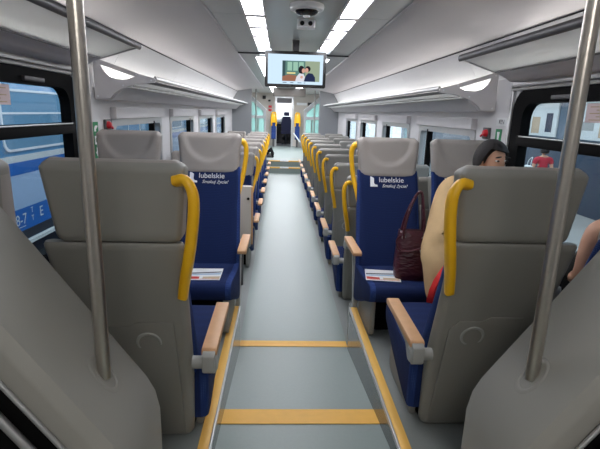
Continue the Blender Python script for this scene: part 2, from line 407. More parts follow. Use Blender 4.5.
def m_backrest():
    secs = []
    for z in [.27, .275, .285, .32, .4, .5, .6, .7, .8, .88, .93, .945, .95]:
        hw = lerp(.212, .200, (z-.3)/.65); yf = yfront(z); yb = yf+(.075 if z < .8 else .045)
        if z < .285: yf += (.285-z)*1.2
        if z > .93: q = (z-.93)/.02; yf += .015*q
        s = sec_z(hw, yf, yb, z, .03, 13)
        secs.append([(x, y + (.014*(x/hw)**2*-1 if k < 13 else 0), zz) for k, (x, y, zz) in enumerate(s)])
    return sides(MB().loft(secs), .80)
def sides(mb, q):
    for fi, fc in enumerate(mb.f):
        xs = [mb.v[i][0] for i in fc]
        if len(fc) == 4 and abs(sum(xs)/4) > .19 and max(xs)-min(xs) < .03: mb.mi[fi] = 1
    return mb
def m_shell(off=0):
    secs = []
    for z in [.006, .012, .03, .12, .2, .3, .4, .5, .6, .7, .8, .88, .9, .908, .91]:
        hw = lerp(.188, .222, min(1, z/.85)); yb = yback(z); yf = yfront(max(z, .32))+.06 if z > .3 else lerp(.02, .06, z/.3)
        if z < .03: q = (.03-z)/.024; hw -= .012*q; yb -= .012*q
        if z > .9: q = (z-.9)/.01; hw -= .006*q; yb -= .006*q
        secs.append([(x+off, y, q) for x, y, q in sec_z(hw, yf, yb, z, .03, 9)])
    return MB().loft(secs)
def m_rearpanel():
    secs = []
    def P(z, x, d): return (x, yback(z)+d, z)
    loop = []
    out = rrect(-.135, .135, .05, .57, .02)
    # stepped top corner like the moulded pocket panel
    out = [(-.14, .03), (.14, .03), (.14, .53), (.11, .57), (.02, .57), (-.01, .59), (-.14, .59)]
    m = MB(); m.loft([[P(z, x, -.004) for x, z in out], [P(z, x, .004) for x, z in out], [P(lerp(z, .3, .03), x*.96, .0075) for x, z in out]])
    return m
def m_ring(off):
    m = MB(); prof = []
    secs = []
    for a in range(28):
        t = 2*math.pi*a/28; c = Vector((.0+.042*math.cos(t), 0, .49+.042*math.sin(t)))
        o = []
        for k in range(6):
            u = 2*math.pi*k/6; rr = .042+.007*math.cos(u)
            z = .50+rr*math.sin(t); o.append((rr*math.cos(t)+off, yback(z)+.009+.005*math.sin(u), z))
        secs.append(o)
    secs.append(secs[0]); m.loft(secs, cap=False)
    return m
def m_groove():
    m = MB()
    m.loft([[(-.135, yback(.3)+.0070, .303), (.135, yback(.3)+.0070, .303), (.135, yback(.3)+.0115, .303), (-.135, yback(.3)+.0115, .303)], [(-.135, yback(.3)+.0065, .292), (.135, yback(.3)+.0065, .292), (.135, yback(.3)+.0110, .292), (-.135, yback(.3)+.0110, .292)]])
    return m
def m_cushion():
    prof = [(.06, .335), (0, .33), (-.15, .335), (-.33, .35), (-.42, .362), (-.455, .355), (-.475, .335), (-.478, .30), (-.462, .262), (-.40, .235), (-.25, .18), (-.08, .105), (.0, .075), (.05, .07)]
    cy, cz = -.2, .27; secs = []
    for x, k in ((-.223, .90), (-.220, .95), (-.210, .985), (-.19, 1), (0, 1.004), (.19, 1), (.210, .985), (.220, .95), (.223, .90)):
        secs.append([(x*(1.02 if y > -.3 else .985), cy+(y-cy)*(k*.5+.5), cz+(z-cz)*k) for y, z in prof])
    return MB().loft(secs)
def m_pedestal(s):
    return MB().extrude([(-.36, .0), (.0, .0), (.03, .26), (-.40, .26), (-.40, .03)], 'x', s*.165, s*.195)
def m_underbox():
    return MB().extrude([(-.30, .004), (.02, .004), (.02, .12), (-.30, .215)], 'x', -.16, .16)
def m_handle(s):
    path = smoothpath([(s*.190, .350, 1.115), (s*.222, .362, 1.120), (s*.243, .368, 1.085), (s*.245, .366, 1.03), (s*.236, .358, .95), (s*.222, .345, .87), (s*.200, .310, .78), (s*.186, .286, .71)], 4)
    n = len(path); secs = []
    for k, p in enumerate(path):
        t = (path[min(k+1, n-1)]-path[max(k-1, 0)]).normalized()
        b = Vector((0, 1, .4)); b = (b-t*b.dot(t)).normalized(); a = t.cross(b)
        wdt = .024 if k < n*.75 else lerp(.024, .013, (k-n*.75)/(n*.25)); th = .0165
        ring = []
        for q in range(12):
            u = 2*math.pi*q/12; cx, cy = math.cos(u), math.sin(u)
            cx = math.copysign(abs(cx)**.6, cx); cy = math.copysign(abs(cy)**.6, cy)
            ring.append(p+b*cx*wdt+a*cy*th)
        secs.append(ring)
    return MB().loft(secs)
def m_pad(s):
    return MB().extrude([(-.205, .468), (-.195, .458), (.215, .452), (.22, .458), (.22, .474), (.21, .481), (-.19, .489), (-.205, .481)], 'x', s*.232, s*.288)
def m_bracket(s):
    m = MB(); m.extrude([(.225, .385), (.245, .40), (.245, .462), (.225, .474), (.16, .462), (-.08, .456), (-.10, .45), (.13, .43), (.16, .395)], 'x', s*.237, s*.283)
    return m
def m_pivot(s):
    return MB().lathe([(.006, s*.195), (.024, s*.197), (.024, s*.236), (.031, s*.238), (.031, s*.284), (.026, s*.289), (.004, s*.289)], 20, (0, .205, .42), 'x')
def m_sideframe(s):
    return MB().extrude([(.03, .0), (.075, .0), (.225, .43), (.185, .44), (.06, .1)], 'x', s*.2, s*.228)
def mm(mb, mat_, name, bevel=0): return (name, mb, mat_, bevel)
def make_seat(kind, s, printed):
    """kind: aisle or window; s: +1 aisle at local +x"""
    root = thing('passenger_chair', 'seat', 'seat')
    sides(m_cushion(), .8).build('cushion', [M['blue'], M['bluemesh']], root, smooth=50)
    bmb = m_backrest()
    if kind == 'aisle' and not printed: bmb.v = [(x-s*.018, y, z) for x, y, z in bmb.v]
    if printed: bmb.v = [(x*1.07, y, z) for x, y, z in bmb.v]
    bmb.build('backrest', [M['blue'], M['bluemesh']], root, smooth=50)
    b = root.children[-1]
    sh = m_shell(-s*.02 if kind == 'aisle' else 0).build('shell', M['shell'], root, smooth=50)
    hm = m_headrest()
    for fi, fc in enumerate(hm.f):       # leather in front, moulded cover behind
        cy = sum(hm.v[i][1] for i in fc)/len(fc); cz = sum(hm.v[i][2] for i in fc)/len(fc)
        if cy > yback(cz)-.045 and cz < 1.168: hm.mi[fi] = 1
    hm.build('headrest', [M['leather'], M['shell']], root, smooth=40)
    rp = m_rearpanel().build('rear_panel', M['shellpanel'], sh, smooth=30)
    m_ring(s*.045).build('cup_ring', M['lgrey'], sh, smooth=60)
    m_groove().build('panel_joint', M['lgrey'], sh, smooth=0)
    m_pedestal(s).build('pedestal', M['shell'], root, .006)
    m_underbox().build('underseat_box', M['blk'], root, .006)
    if kind == 'aisle':
        m_handle(s).build('grab_handle', M['yellow'], root, smooth=60)
        br = m_bracket(s).build('armrest', M['lgrey'], root, .004)
        m_pad(s).build('wood_pad', M['wood'], br, .005)
        m_pivot(s).build('armrest_pivot', M['lgrey'], br, smooth=40)
        if printed: m_sideframe(s).build('side_frame', M['lgrey'], root, .004)
        # folded-up middle armrest on the far side
        MB().extrude([(.08, .44), (.12, .43), (.235, .70), (.225, .72), (.195, .715)], 'x', -s*.236, -s*.272).build('middle_armrest', M['lgrey'], root, .01)
    if printed:
        # white emblem and words on the back cushion
        def frame(z, x0):
            n = Vector((0, .63, -.245)).normalized()   # outward normal is -n rotated; build axes on the slope
            upv = Vector((0, .245, .63)).normalized(); right = Vector((1, 0, 0)); nor = right.cross(upv)
            y = yfront(z)-.0145
            mt = Matrix((right, upv, nor)).transposed().to_4x4(); mt.translation = (x0, y+.006, z); return mt
        mt = frame(.845, -.128)
        lm = MB(); lm.extrude([(0, 0), (.052, 0), (.050, .013), (.034, .016), (.026, .026), (.027, .060), (.012, .070), (0, .072)], 'z', -.001, .001)
        lo = lm.build('emblem_print', M['white'], b, smooth=0); lo.data.transform(mt)
        mt = frame(.876, -.068)
        text_mesh('lubelskie', .051, M['white'], 'word_print', b, mt)
        mt = frame(.842, -.045)
        text_mesh('Smakuj życie!', .032, M['white'], 'slogan_print', b, mt, shear=.35)
    return root
def drop(o):
    for c in list(o.children): drop(c)
    bpy.data.objects.remove(o)
proto = {}
for kind in ('aisle', 'window'):
    for s in (1, -1):
        for pr in (0, 1):
            if kind == 'window' and s == -1 and False: continue
            proto[(kind, s, pr)] = make_seat(kind, s, pr)
used = set()
def seat(x, y, z, rz, kind, s, pr, label, group):
    key = (kind, s, pr); p = proto[key]
    o = p if key not in used else copy_tree(p)
    used.add(key); o.location = (x, y, z); o.rotation_euler = (0, 0, rz)
    tag(o, label, 'seat', group); return o
XA, XW = .635, 1.165
for s, nm in ((-1, 'left'), (1, 'right')):
    g = 'raised seats of the front bays'
    seat(-.632 if s < 0 else .683, 1.75 if s < 0 else 1.82, 0, math.pi, 'aisle', s, 0, 'nearest %s aisle seat seen from behind, grey shell with yellow handle' % nm, g)
    seat(s*(XW+.008), 1.73, 0, math.pi, 'window', s, 0, 'nearest %s window seat seen from behind, cut by the picture edge' % nm, g)
    extra = 'with a leaflet lying on its cushion' if s < 0 else 'with a burgundy handbag standing on its cushion'
    seat(s*XA+(.022 if s < 0 else 0), 2.95, 0, 0, 'aisle', -s, 1, 'blue %s aisle seat facing the camera %s' % (nm, extra), g)
    seat(s*XW, 2.95, 0, 0, 'window', -s, 1, 'blue %s window seat facing the camera, %s' % (nm, 'mostly hidden behind the nearest grey seat' if s < 0 else 'with the woman in a beige coat on it'), g)
num = ['first', 'second', 'third', 'fourth', 'fifth', 'sixth', 'seventh', 'eighth', 'ninth']
rowsR = [3.60+.945*k for k in range(9)]; rowsL = [5.48+.96*k for k in range(7)]
for k, y in enumerate(rowsR):
    g = 'right hand rows facing away'
    seat(XA, y+.36, LOW, math.pi, 'aisle', 1, 0, 'grey backed aisle seat of the %s right hand row behind the handbag seat' % num[k], g)
    seat(XW, y+.36, LOW, math.pi, 'window', 1, 0, 'grey backed window seat of the %s right hand row behind the handbag seat' % num[k], g)
for k, y in enumerate(rowsL):
    g = 'left hand rows facing the camera'
    seat(-XA, y-.36, LOW, 0, 'aisle', 1, 0, 'aisle seat facing the camera in the %s left hand row beyond the leaflet seat' % num[k], g)
    seat(-XW, y-.36, LOW, 0, 'window', 1, 0, 'window seat facing the camera in the %s left hand row beyond the leaflet seat' % num[k], g)
for k, p in list(proto.items()):
    if k not in used: drop(p)

# ================================================================== SCREENS AND POLES IN FRONT
for s, nm in ((-1, 'left'), (1, 'right')):
    # low draught screen: thick panel whose sloping top climbs towards the wall
    t = thing('draught_screen', 'thick grey low screen with sloping top in the %s foreground' % nm, 'screen', (s*.95, 1.1, 0), group='draught screens beside the entrance')
    def zt(x): return .645+1.40*(x-.578)
    X0, X1, XT = .475, WX-.006, 1.02
    poly = [(X0, 0), (X0, zt(X0)-.06), (X0+.012, zt(X0+.012)-.015), (X0+.035, zt(X0+.035)), (XT, zt(XT)), (XT+.03, zt(XT+.02)), (X1, zt(XT+.02)), (X1, 0)]
    secs = []
    for y, d in ((.932, .034), (.936, .024), (.953, .002), (.962, 0), (1.235, 0), (1.247, .004), (1.25, .012)):
        # chamfer: pull the loop in along the sloping normal
        nx, nz = .814*d, -.581*d
        secs.append([(s*(x+nx*(1 if 1 <= i <= 4 else 0))-s*.95, y-1.1, z+nz*(1 if 1 <= i <= 6 else 0)) for i, (x, z) in enumerate(poly)])
    MB().loft(secs).build('panel', M['wedge'], t, smooth=25)
    MB().extrude([(s*(x-.95+(.055 if i in (0, 1) else .045)), z-(.062 if i not in (0, 3) else 0)) for i, (x, z) in enumerate([(X0, 0.004), (X0, zt(X0)), (XT+.03, zt(XT+.03)), (XT+.03, .004)])], 'y', -.174, -.167).build('dark_front', M['blk'], t, smooth=0)
    for d, rr in ((.118, .006), (.222, .011)):
        a = (X0+.09, zt(X0+.09)-d); b = (XT, zt(XT)-d)
        MB().tube([(s*(a[0]-.95), -.186, a[1]), (s*(b[0]-.95), -.186, b[1])], rr, 10).build('metal_strip', M['alu'], t, smooth=60)
    ring = MB(); secs = []
    for k in range(29):
        u = 2*math.pi*k/28; o = []
        for q in range(6):
            v = 2*math.pi*q/6; r_ = .036+.006*math.cos(v); x = .578+r_*math.cos(u)*.86
            o.append((s*(x-.95), r_*math.sin(u), zt(x)+.004*math.sin(v)+.001))
        secs.append(o)
    ring.loft(secs, cap=False); ring.build('pole_socket', M['wedge'], t, smooth=60)
    p = thing('grab_pole', 'brushed steel grab pole standing on the %s foreground screen' % nm, 'pole', (s*.578, 1.1, .642), group='steel grab poles')
    MB().lathe([(.0, -.005), (.0175, -.005), (.0175, 1.295), (.0, 1.295)], 24).build('tube', M['steel'], p, smooth=40)
    MB().lathe([(.0, 1.26), (.026, 1.262), (.03, 1.30), (.0, 1.30)], 24).build('collar', M['alu'], p, smooth=40)

# ================================================================== LUGGAGE RACKS
def rack_far(s, nm):
    t = thing('luggage_rack', 'long overhead luggage rack on the %s wall above the low rows' % nm, 'luggage rack', (s*WX, 3.33, 1.4))
    def L(x, z): return (s*x-s*WX, z-1.4)
    outer = [(1.405, 1.645), (1.395, 1.65), (1.10, 1.555), (1.0, 1.53), (.99, 1.515), (1.0, 1.50), (1.13, 1.485), (1.22, 1.455), (1.28, 1.415), (1.30, 1.39), (1.405, 1.38)]
    hole = [(1.365, 1.61), (1.13, 1.535), (1.18, 1.52), (1.25, 1.515), (1.30, 1.53), (1.34, 1.565)]
    MB().plate([L(*p) for p in outer], [[L(*p) for p in hole]], 'y', 0, .025).build('end_bracket', M['rack'], t, smooth=0)
    b = MB()
    for x, z in ((1.385, 1.625), (1.12, 1.55), (1.385, 1.40), (1.21, 1.475), (1.02, 1.515)):
        q = L(x, z); b.lathe([(0, -.004), (.006, -.003), (.006, .002), (0, .002)], 10, (q[0], 0, q[1]), 'y')
    b.build('bracket_screws', M['white'], t.children[0], smooth=0)
    Ln = 9.2
    MB().tube([(L(1.0, 0)[0], .03, .128), (L(1.0, 0)[0], Ln, .128)], .017, 12, .6).build('front_rail', M['alu'], t, smooth=60)
    MB().extrude([L(1.015, 1.512), L(1.10, 1.506), L(1.10, 1.500), L(1.015, 1.505)], 'y', .03, Ln).build('front_lip', M['rackdark'], t, smooth=0)
    MB().extrude([L(1.30, 1.38), L(1.405, 1.375), L(1.405, 1.47), L(1.33, 1.45), L(1.22, 1.47), L(1.21, 1.462)], 'y', .03, Ln).build('wall_moulding', M['rack'], t, smooth=0)
    MB().box(L(1.405, 0)[0], L(1.39, 0)[0], .1, Ln, .15, .165).build('led_strip', M['led'], t, smooth=0)  # added glowing strip hidden above the tray, brightens ceiling and upper wall
    n = 8; st = Ln/n
    for k in range(n):
        MB().extrude([L(1.10, 1.507), L(1.225, 1.472), L(1.225, 1.464), L(1.10, 1.499)], 'y', .03+st*k+.012, st*(k+1)).build('glass_panel', M['rackglass'], t, smooth=0)
    for z in (1.478, 1.49):
        MB().tube([(L(1.20-(z-1.478)*4, 0)[0], .04, z-1.4-.012), (L(1.20-(z-1.478)*4, 0)[0], Ln, z-1.4-.012)], .005, 8).build('support_bar', M['alu'], t, smooth=60)
def rack_near(s, nm):
    t = thing('luggage_rack', 'short overhead glass luggage rack on the %s wall over the nearest window' % nm, 'luggage rack', (s*WX, 3.02, 1.6))
    def L(x, z): return (s*x-s*WX, z-1.6)
    Ln = -3.6
    MB().tube([(L(1.0, 0)[0], 0, .095), (L(1.0, 0)[0], Ln, .095)], .021, 14, .7).build('front_rail', M['rackdark'], t, smooth=60)
    MB().extrude([L(1.02, 1.694), L(1.235, 1.625), L(1.235, 1.617), L(1.02, 1.686)], 'y', -.01, Ln).build('glass_panel', M['rackglass'], t, smooth=0)
    MB().extrude([L(1.0, 1.705), L(1.235, 1.631), L(1.235, 1.613), L(1.0, 1.685)], 'y', -.008, .004).build('end_strip', M['rack'], t, smooth=0)
    MB().box(L(1.228, 0)[0], L(1.24, 0)[0], -.01, Ln, .012, .034).build('rear_strip', M['rackdark'], t, smooth=0)
    MB().box(L(1.35, 0)[0], L(1.335, 0)[0], -.05, Ln, .085, .1).build('led_strip', M['led'], t, smooth=0)  # added hidden uplight over the near rack, same purpose
    cv = [(1.235, 1.625), (1.24, 1.60), (1.275, 1.585), (1.31, 1.56), (1.335, 1.53), (1.36, 1.515), (1.408, 1.512), (1.408, 1.625)]
    MB().extrude([L(x, z+.05*(x-1.235)/.17*0+.0) for x, z in [(1.235, 1.63), (1.238, 1.612), (1.27, 1.602), (1.305, 1.585), (1.335, 1.565), (1.355, 1.562), (1.395, 1.562), (1.395, 1.63)]], 'y', 0, Ln).build('wall_moulding', M['rack'], t, smooth=30)
for s, nm in ((-1, 'left'), (1, 'right')):
    rack_far(s, nm); rack_near(s, nm)

# ================================================================== THINGS ON CEILING AND WALLS
t = thing('television', 'flat screen hanging across the aisle under the ceiling, showing a couple', 'screen', (-.006, 4.2, 1.694))
MB().extrude(rrect(-.266, .266, -.15, .15, .012), 'y', 0, .045).build('casing', M['black'], t, smooth=30)
MB().box(-.03, .03, .045, .09, -.05, .25).build('mount', M['rackdark'], t, .004)
scr = MB().box(-.240, .240, -.0025, .001, -.123, .124).build('display', emit('screen_white', (206, 230, 248), .42), t, smooth=0)
class Pic:
    pass
def scol(name, rgb): return emit('screen_'+name, rgb, .42)
pc = {k: scol(k, v) for k, v in dict(room=(92, 128, 120), window=(150, 190, 170), glow=(226, 214, 150), table=(150, 104, 84), pillar=(60, 80, 84), hair=(40, 36, 42), face=(206, 160, 144), dress=(214, 214, 222), suit=(40, 48, 78), wallr=(150, 164, 140), sky=(236, 240, 246), txt=(90, 100, 120)).items()}
def pic(name, poly, m, lift):
    MB().extrude(poly, 'y', -.0025-lift-.0003, -.0025-lift).build(name, m, scr, smooth=0)
def R4(a, b, c, d): return [(a, c), (b, c), (b, d), (a, d)]
pic('picture_room', R4(-.115, .212, -.098, .072), pc['room'], .0002)
pic('picture_wall', R4(.085, .212, -.098, .072), pc['wallr'], .0006)
for q in range(3): pic('picture_window', R4(-.07+.05*q, -.03+.05*q, -.01, .062), pc['window'], .0006)
pic('picture_pillar', R4(-.112, -.088, -.09, .07), pc['pillar'], .0006)
pic('picture_lamp', R4(-.075, .0, -.036, -.024), pc['glow'], .0009)
pic('picture_table', [(-.115, -.098), (.02, -.098), (.01, -.05), (-.06, -.042), (-.115, -.06)], pc['table'], .0009)
def blob(cx, cz, rx, rz, n=12): return [(cx+rx*math.cos(2*math.pi*i/n), cz+rz*math.sin(2*math.pi*i/n)) for i in range(n)]
pic('picture_dress', [(.0, -.098), (.075, -.098), (.085, -.06), (.07, -.035), (.035, -.03), (.01, -.06)], pc['dress'], .0012)
pic('picture_suit', [(.075, -.098), (.175, -.098), (.172, -.06), (.15, -.03), (.115, -.026), (.09, -.05)], pc['suit'], .0015)
pic('picture_hair', blob(.052, -.0, .026, .034), pc['hair'], .0016)
pic('picture_hair', blob(.108, .008, .024, .024), pc['hair'], .0016)
pic('picture_face', blob(.07, -.008, .014, .02), pc['face'], .0019)
pic('picture_face', blob(.098, -.004, .015, .02), pc['face'], .0019)
pic('picture_hand', blob(.055, -.062, .012, .012), pc['face'], .0019)
for a, b in ((-.11, -.075), (-.045, -.015), (.02, .055), (.075, .09)): pic('caption_bar', R4(a, b, -.113, -.107), pc['txt'], .0004)

t = thing('ceiling_camera', 'white ceiling dome camera with dark dome, nearest the lens', 'camera', (.015, 2.93, 1.95))
MB().lathe([(.0, 0), (.10, 0), (.104, -.012), (.098, -.03), (.085, -.036), (.0, -.036)], 32).build('housing', M['white'], t, smooth=40)
MB().lathe([(.072, -.034), (.066, -.046), (.05, -.056), (.03, -.061), (.0, -.062)], 32).build('dome', M['black'], t, smooth=40)
MB().lathe([(.0, -.060), (.022, -.060), (.018, -.071), (.0, -.073)], 20).build('lens_cap', M['white'], t, smooth=40)
t = thing('passenger_counter', 'small white ceiling sensor with two dark lenses behind the dome camera', 'sensor', (.035, 3.4, 1.95))
MB().extrude(rrect(-.062, .062, -.05, .05, .02), 'z', -.055, 0).build('housing', M['white'], t, .006)
for q in (-1, 1):
    MB().lathe([(0, -.052), (.015, -.053), (.015, -.045), (0, -.045)], 16, (q*.028, 0, -.028), 'y').build('lens', M['black'], t, smooth=40)
for s, nm in ((-1, 'left'), (1, 'right')):
    g = thing('emergency_sign', 'green and white emergency sticker on the %s wall by the red hammer' % nm, 'sign', (s*(WX-.001), 3.33 if s < 0 else 3.25, 1.1 if s < 0 else 1.19))
    hh = .125 if s < 0 else .07
    MB().box(0, -s*.002, -.045, .045, -hh, hh).build('plate', M['green'], g, smooth=0)
    def gl(polys, nm_='pictogram'):
        m = MB()
        for p in polys: m.extrude(p, 'x', -s*.0022, -s*.003)
        m.build(nm_, M['white'], g, smooth=0)
    if s < 0:
        gl([[(-.03, .06), (.0, .06), (.0, .075), (.03, .09), (.03, .1), (-.01, .1), (-.03, .085)], [(-.03, -.03), (.03, -.03), (.03, .03), (-.03, .03)], [(-.01, -.05), (.01, -.05), (.01, -.08), (.03, -.08), (0, -.115), (-.03, -.08), (-.01, -.08)]])
        m = MB().extrude(blob(0, 0, .018, .018, 12), 'x', -s*.003, -s*.0036); m.build('pictogram_disc', M['green'], g, smooth=0)
    else:
        gl([[(-.03, -.05), (-.012, -.05), (0, -.02), (.012, -.05), (.03, -.05), (.012, .0), (.02, .05), (-.02, .05), (-.012, .0)]])
    h = thing('emergency_hammer', 'red emergency hammer in grey holder on the %s wall beside the green sticker' % nm, 'hammer', (s*(WX-.002), 3.53 if s < 0 else 3.42, 1.2 if s < 0 else 1.225))
    MB().extrude([(-.05, -.045), (.05, -.045), (.05, .04), (-.05, .04)], 'x', 0, -s*.022).build('holder', M['rackdark'], h, .006)
    MB().lathe([(0, -s*.05), (.016, -s*.048), (.025, -s*.038), (.028, -s*.022), (0, -s*.02)], 16, (0, -.02, .0), 'x').build('hammer_head', M['red'], h, smooth=40)
    MB().tube([(-s*.035, .0, -.005), (-s*.035, .04, -.025)], .008, 10).build('hammer_grip', M['red'], h, smooth=60)
t = MB().box(0, -.002, -.085, .085, -.028, .028).build('notice', M['paper'], None, smooth=0); t.location = (WX-.001, 3.215, 1.31)
tag(t, 'small white notice with dark letters on the right wall above the green sticker', 'notice')
text_mesh('KEN', .042, M['navyprint'], 'letters', t, Matrix.Translation((-.0022, .05, -.014)) @ Matrix.Rotation(-math.pi/2, 4, 'Z') @ Matrix.Rotation(math.pi/2, 4, 'X'))

# leaflets on the two facing cushions
def leaflet(x, y, rz, label):
    t = thing('leaflet', label, 'leaflet', (x, y, .352), rz, 'leaflets on the facing seats')
    t.rotation_euler = (-.07, 0, rz)
    MB().box(-.105, .105, -.125, .125, 0, .002).build('paper_sheet', M['paper'], t, smooth=0)
    sh = t.children[0]
    def pr(nm_, poly, m_): MB().extrude(poly, 'z', .0021, .0025).build(nm_, m_, sh, smooth=0)
    pr('dark_band', [(-.1, .0), (-.02, .012), (.1, .035), (.1, .055), (-.02, .035), (-.1, .025)], M['navyprint'])
    pr('pale_band', [(-.1, -.03), (.1, -.01), (.1, .02), (-.1, -.012)], M['blueprint'])
    pr('red_band', [(-.1, -.1), (-.02, -.1), (-.02, -.06), (-.1, -.05)], M['redprint'])
    pr('tan_band', [(.0, -.1), (.1, -.1), (.1, -.055), (.0, -.06)], M['tanprint'])
    pr('red_line', [(-.1, -.112), (.1, -.112), (.1, -.106), (-.1, -.106)], M['redprint'])
leaflet(-.575, 2.675, .03, 'white printed leaflet lying on the blue left seat cushion')
leaflet(.53, 2.70, -.15, 'white printed leaflet lying beside the burgundy handbag')

# handbag
t = thing('handbag', 'burgundy crocodile leather handbag standing on the right facing seat', 'handbag', (.70, 2.68, .345), -.12)
def bsec(hw, hd, z, cy=0, n=20):
    o = []
    for i in range(n):
        a = 2*math.pi*i/n; c, q = math.cos(a), math.sin(a)
        o.append((hw*math.copysign(abs(c)**.45, c), cy+hd*math.copysign(abs(q)**.5, q), z))
    return o
MB().loft([bsec(.088, .062, 0), bsec(.10, .072, .012), bsec(.105, .075, .06), bsec(.102, .068, .14, .01), bsec(.094, .054, .22, .02), bsec(.088, .040, .28, .03), bsec(.086, .034, .30, .035), bsec(.080, .028, .302, .035), bsec(.078, .024, .27, .03)]).build('body', M['bag'], t, smooth=50)
for q, dy in ((-1, -.012), (1, .07)):
    pts = smoothpath([(-.058, dy, .25), (-.06, dy+.004, .31), (-.038, dy+.02*q*-1, .42), (.005, .035, .525), (.035, .035, .53), (.05, dy-.02*q, .42), (.062, dy, .31), (.06, dy, .25)], 5)
    MB().tube(pts, .0085, 10).build('handle', M['bag'], t, smooth=60)
    for x in (-.06, .06):
        MB().lathe([(.0, -.006), (.013, -.006), (.013, .006), (.0, .006)], 14, (x, dy-.002*q, .262), 'y').build('handle_ring', M['alu'], t, smooth=40)
m = MB(); secs = []
for k in range(17):
    u = 2*math.pi*k/16; secs.append([(.055+(.016+.004*math.cos(v))*math.cos(u), -.045+.004*math.sin(v), .20+(.02+.004*math.cos(v))*math.sin(u)) for v in [2*math.pi*q/6 for q in range(6)]])
m.loft(secs, cap=False); m.build('buckle', M['alu'], t, smooth=60)
MB().tube(smoothpath([(-.08, -.02, .27), (-.105, -.045, .25), (-.09, -.06, .20), (-.04, -.062, .19), (.045, -.052, .21)], 5), .009, 8, .5).build('strap', M['bag'], t, smooth=60)

# slim waste bin behind the left facing seat
t = thing('waste_bin', 'slim upright beige bin panel with orange edge behind the left leaflet seat', 'bin', (-.52, 4.2, LOW))
MB().box(-.12, .135, 0, .07, .42, .975).build('body', M['beige'], t, .008)
MB().box(-.12, .06, .01, .06, 0, .43).build('foot', M['rackdark'], t, .006)
MB().box(.135, .15, 0, .06, .42, .97).build('edge_strip', M['wood'], t, .003)
MB().lathe([(0, -.006), (.012, -.006), (.014, .002), (0, .002)], 16, (.108, 0, .86), 'y').build('lock', M['black'], t, smooth=40)

# ================================================================== FAR END
t = thing('header_box', 'taupe box hanging over the aisle in front of the far door', 'box', (.09, 12.84, 1.949))
MB().box(-.43, .44, -.08, .1, -.21, .0).build('casing', M['beam'], t, .006)
MB().box(-.42, .43, -.086, -.08, -.2, -.012).build('front_plate', M['beam'], t, .003)
for s, nm in ((-1, 'left'), (1, 'right')):
    p = thing('grab_pole', 'white vertical pole at the edge of the far %s grey partition' % nm, 'pole', (s*.80, 12.9, -.16), group='white poles at the far partitions')
    MB().lathe([(0, 0), (.02, 0), (.02, 2.105), (0, 2.105)], 16).build('tube', M['lgrey'], p, smooth=40)
    MB().lathe([(0, 0), (.035, 0), (.03, .02), (0, .02)], 16).build('foot', M['alu'], p, smooth=40)
    # glazed screen with climbing top
    g = thing('glass_screen', 'teal tinted glass screen with white climbing top rail, far %s side' % nm, 'screen', (s*.78, 13.6, 0), group='far glass screens')
    def L(x, z): return (s*x-s*.78, z)
    fr = MB().plate([L(.55, 0), L(.55, 1.36), L(.60, 1.40), L(.98, 1.72), L(1.06, 1.72), L(1.06, 0)],
                    [[L(.60, .62), L(.60, 1.14), L(.98, 1.14), L(.98, .62)], [L(.62, 1.22), L(.63, 1.34), L(.93, 1.60), L(.98, 1.60), L(.98, 1.22)]], 'y', 0, .06)
    fr.build('frame', M['white'], g, smooth=0)
    MB().extrude([L(.585, .60), L(.585, 1.16), L(1.0, 1.16), L(1.0, .60)], 'y', .025, .035).build('lower_pane', M['teal'], g, smooth=0)
    MB().extrude([L(.60, 1.2), L(.60, 1.35), L(.93, 1.63), L(1.0, 1.63), L(1.0, 1.2)], 'y', .025, .035).build('upper_pane', M['teal'], g, smooth=0)
    MB().extrude([L(.55, 1.36), L(.53, 1.40), L(.97, 1.78), L(1.0, 1.74)], 'y', -.04, .09).build('top_rail', M['white'], g, .008)
    MB().box(L(.76, 0)[0], L(.79, 0)[0], .0, .05, .62, 1.14).build('mullion', M['lgrey'], g, smooth=0)
    # tip-up seats flanking the door
    c = thing('folding_chair', 'blue tip-up seat with yellow top %s of the far door' % nm, 'seat', (s*.39 if s < 0 else .53, 18.3, 0), group='tip-up seats by the far door')
    MB().extrude([(-.06, .30), (.02, .30), (.06, .95), (-.0, .95)], 'x', -.09, .09).loft([[(-.09, -.06, .30), (.09, -.06, .30), (.09, -.02, .52), (-.09, -.02, .52)], [(-.09, -.12, .32), (.09, -.12, .32), (.09, -.08, .52), (-.09, -.08, .52)]]).build('cushion', M['bluemesh'], c, .01)
    MB().tube(smoothpath([(-.085, -.02, .80), (-.095, -.03, 1.0), (-.07, -.03, 1.27), (.0, -.03, 1.31), (.07, -.03, 1.27), (.095, -.03, 1.0), (.085, -.02, .80)], 4), .03, 10).build('yellow_frame', M['yellow'], c, smooth=60)
    MB().box(-.075, .075, -.03, .0, .93, 1.26).build('yellow_back', M['yellow'], c, .01)
    MB().box(-.04, .04, -.02, .04, .0, .34).build('leg', M['rackdark'], c, .006)
t = thing('sliding_door_handle', 'white sloping rail on the right of the far doorway', 'handrail', (.52, 18.05, .0))
MB().tube([(-.14, 0, .56), (.12, 0, .22)], .025, 10).build('rail', M['white'], t, smooth=60)
MB().tube([(.12, 0, .22), (.12, .0, 0)], .02, 10).build('post', M['alu'], t, smooth=60)
for x, z, w_, h_, m_, lb in ((-.55, 1.53, .13, .09, 'red', 'small red sticker on the far wall left of the door, upper one'), (-.55, 1.40, .13, .09, 'red', 'small red sticker on the far wall left of the door, lower one'), (-.79, 1.88, .13, .13, 'dark', 'dark square device on the far wall left of the red stickers'), (-.58, 1.76, .09, .07, 'dark', 'small dark device on the far wall above the red stickers')):
    t = MB().box(-w_/2, w_/2, -.02, 0, -h_/2, h_/2).build('sticker' if m_ == 'red' else 'wall_device', M[m_], None, .004); t.location = (x, 18.79, z)
    tag(t, lb, 'sticker' if m_ == 'red' else 'device')
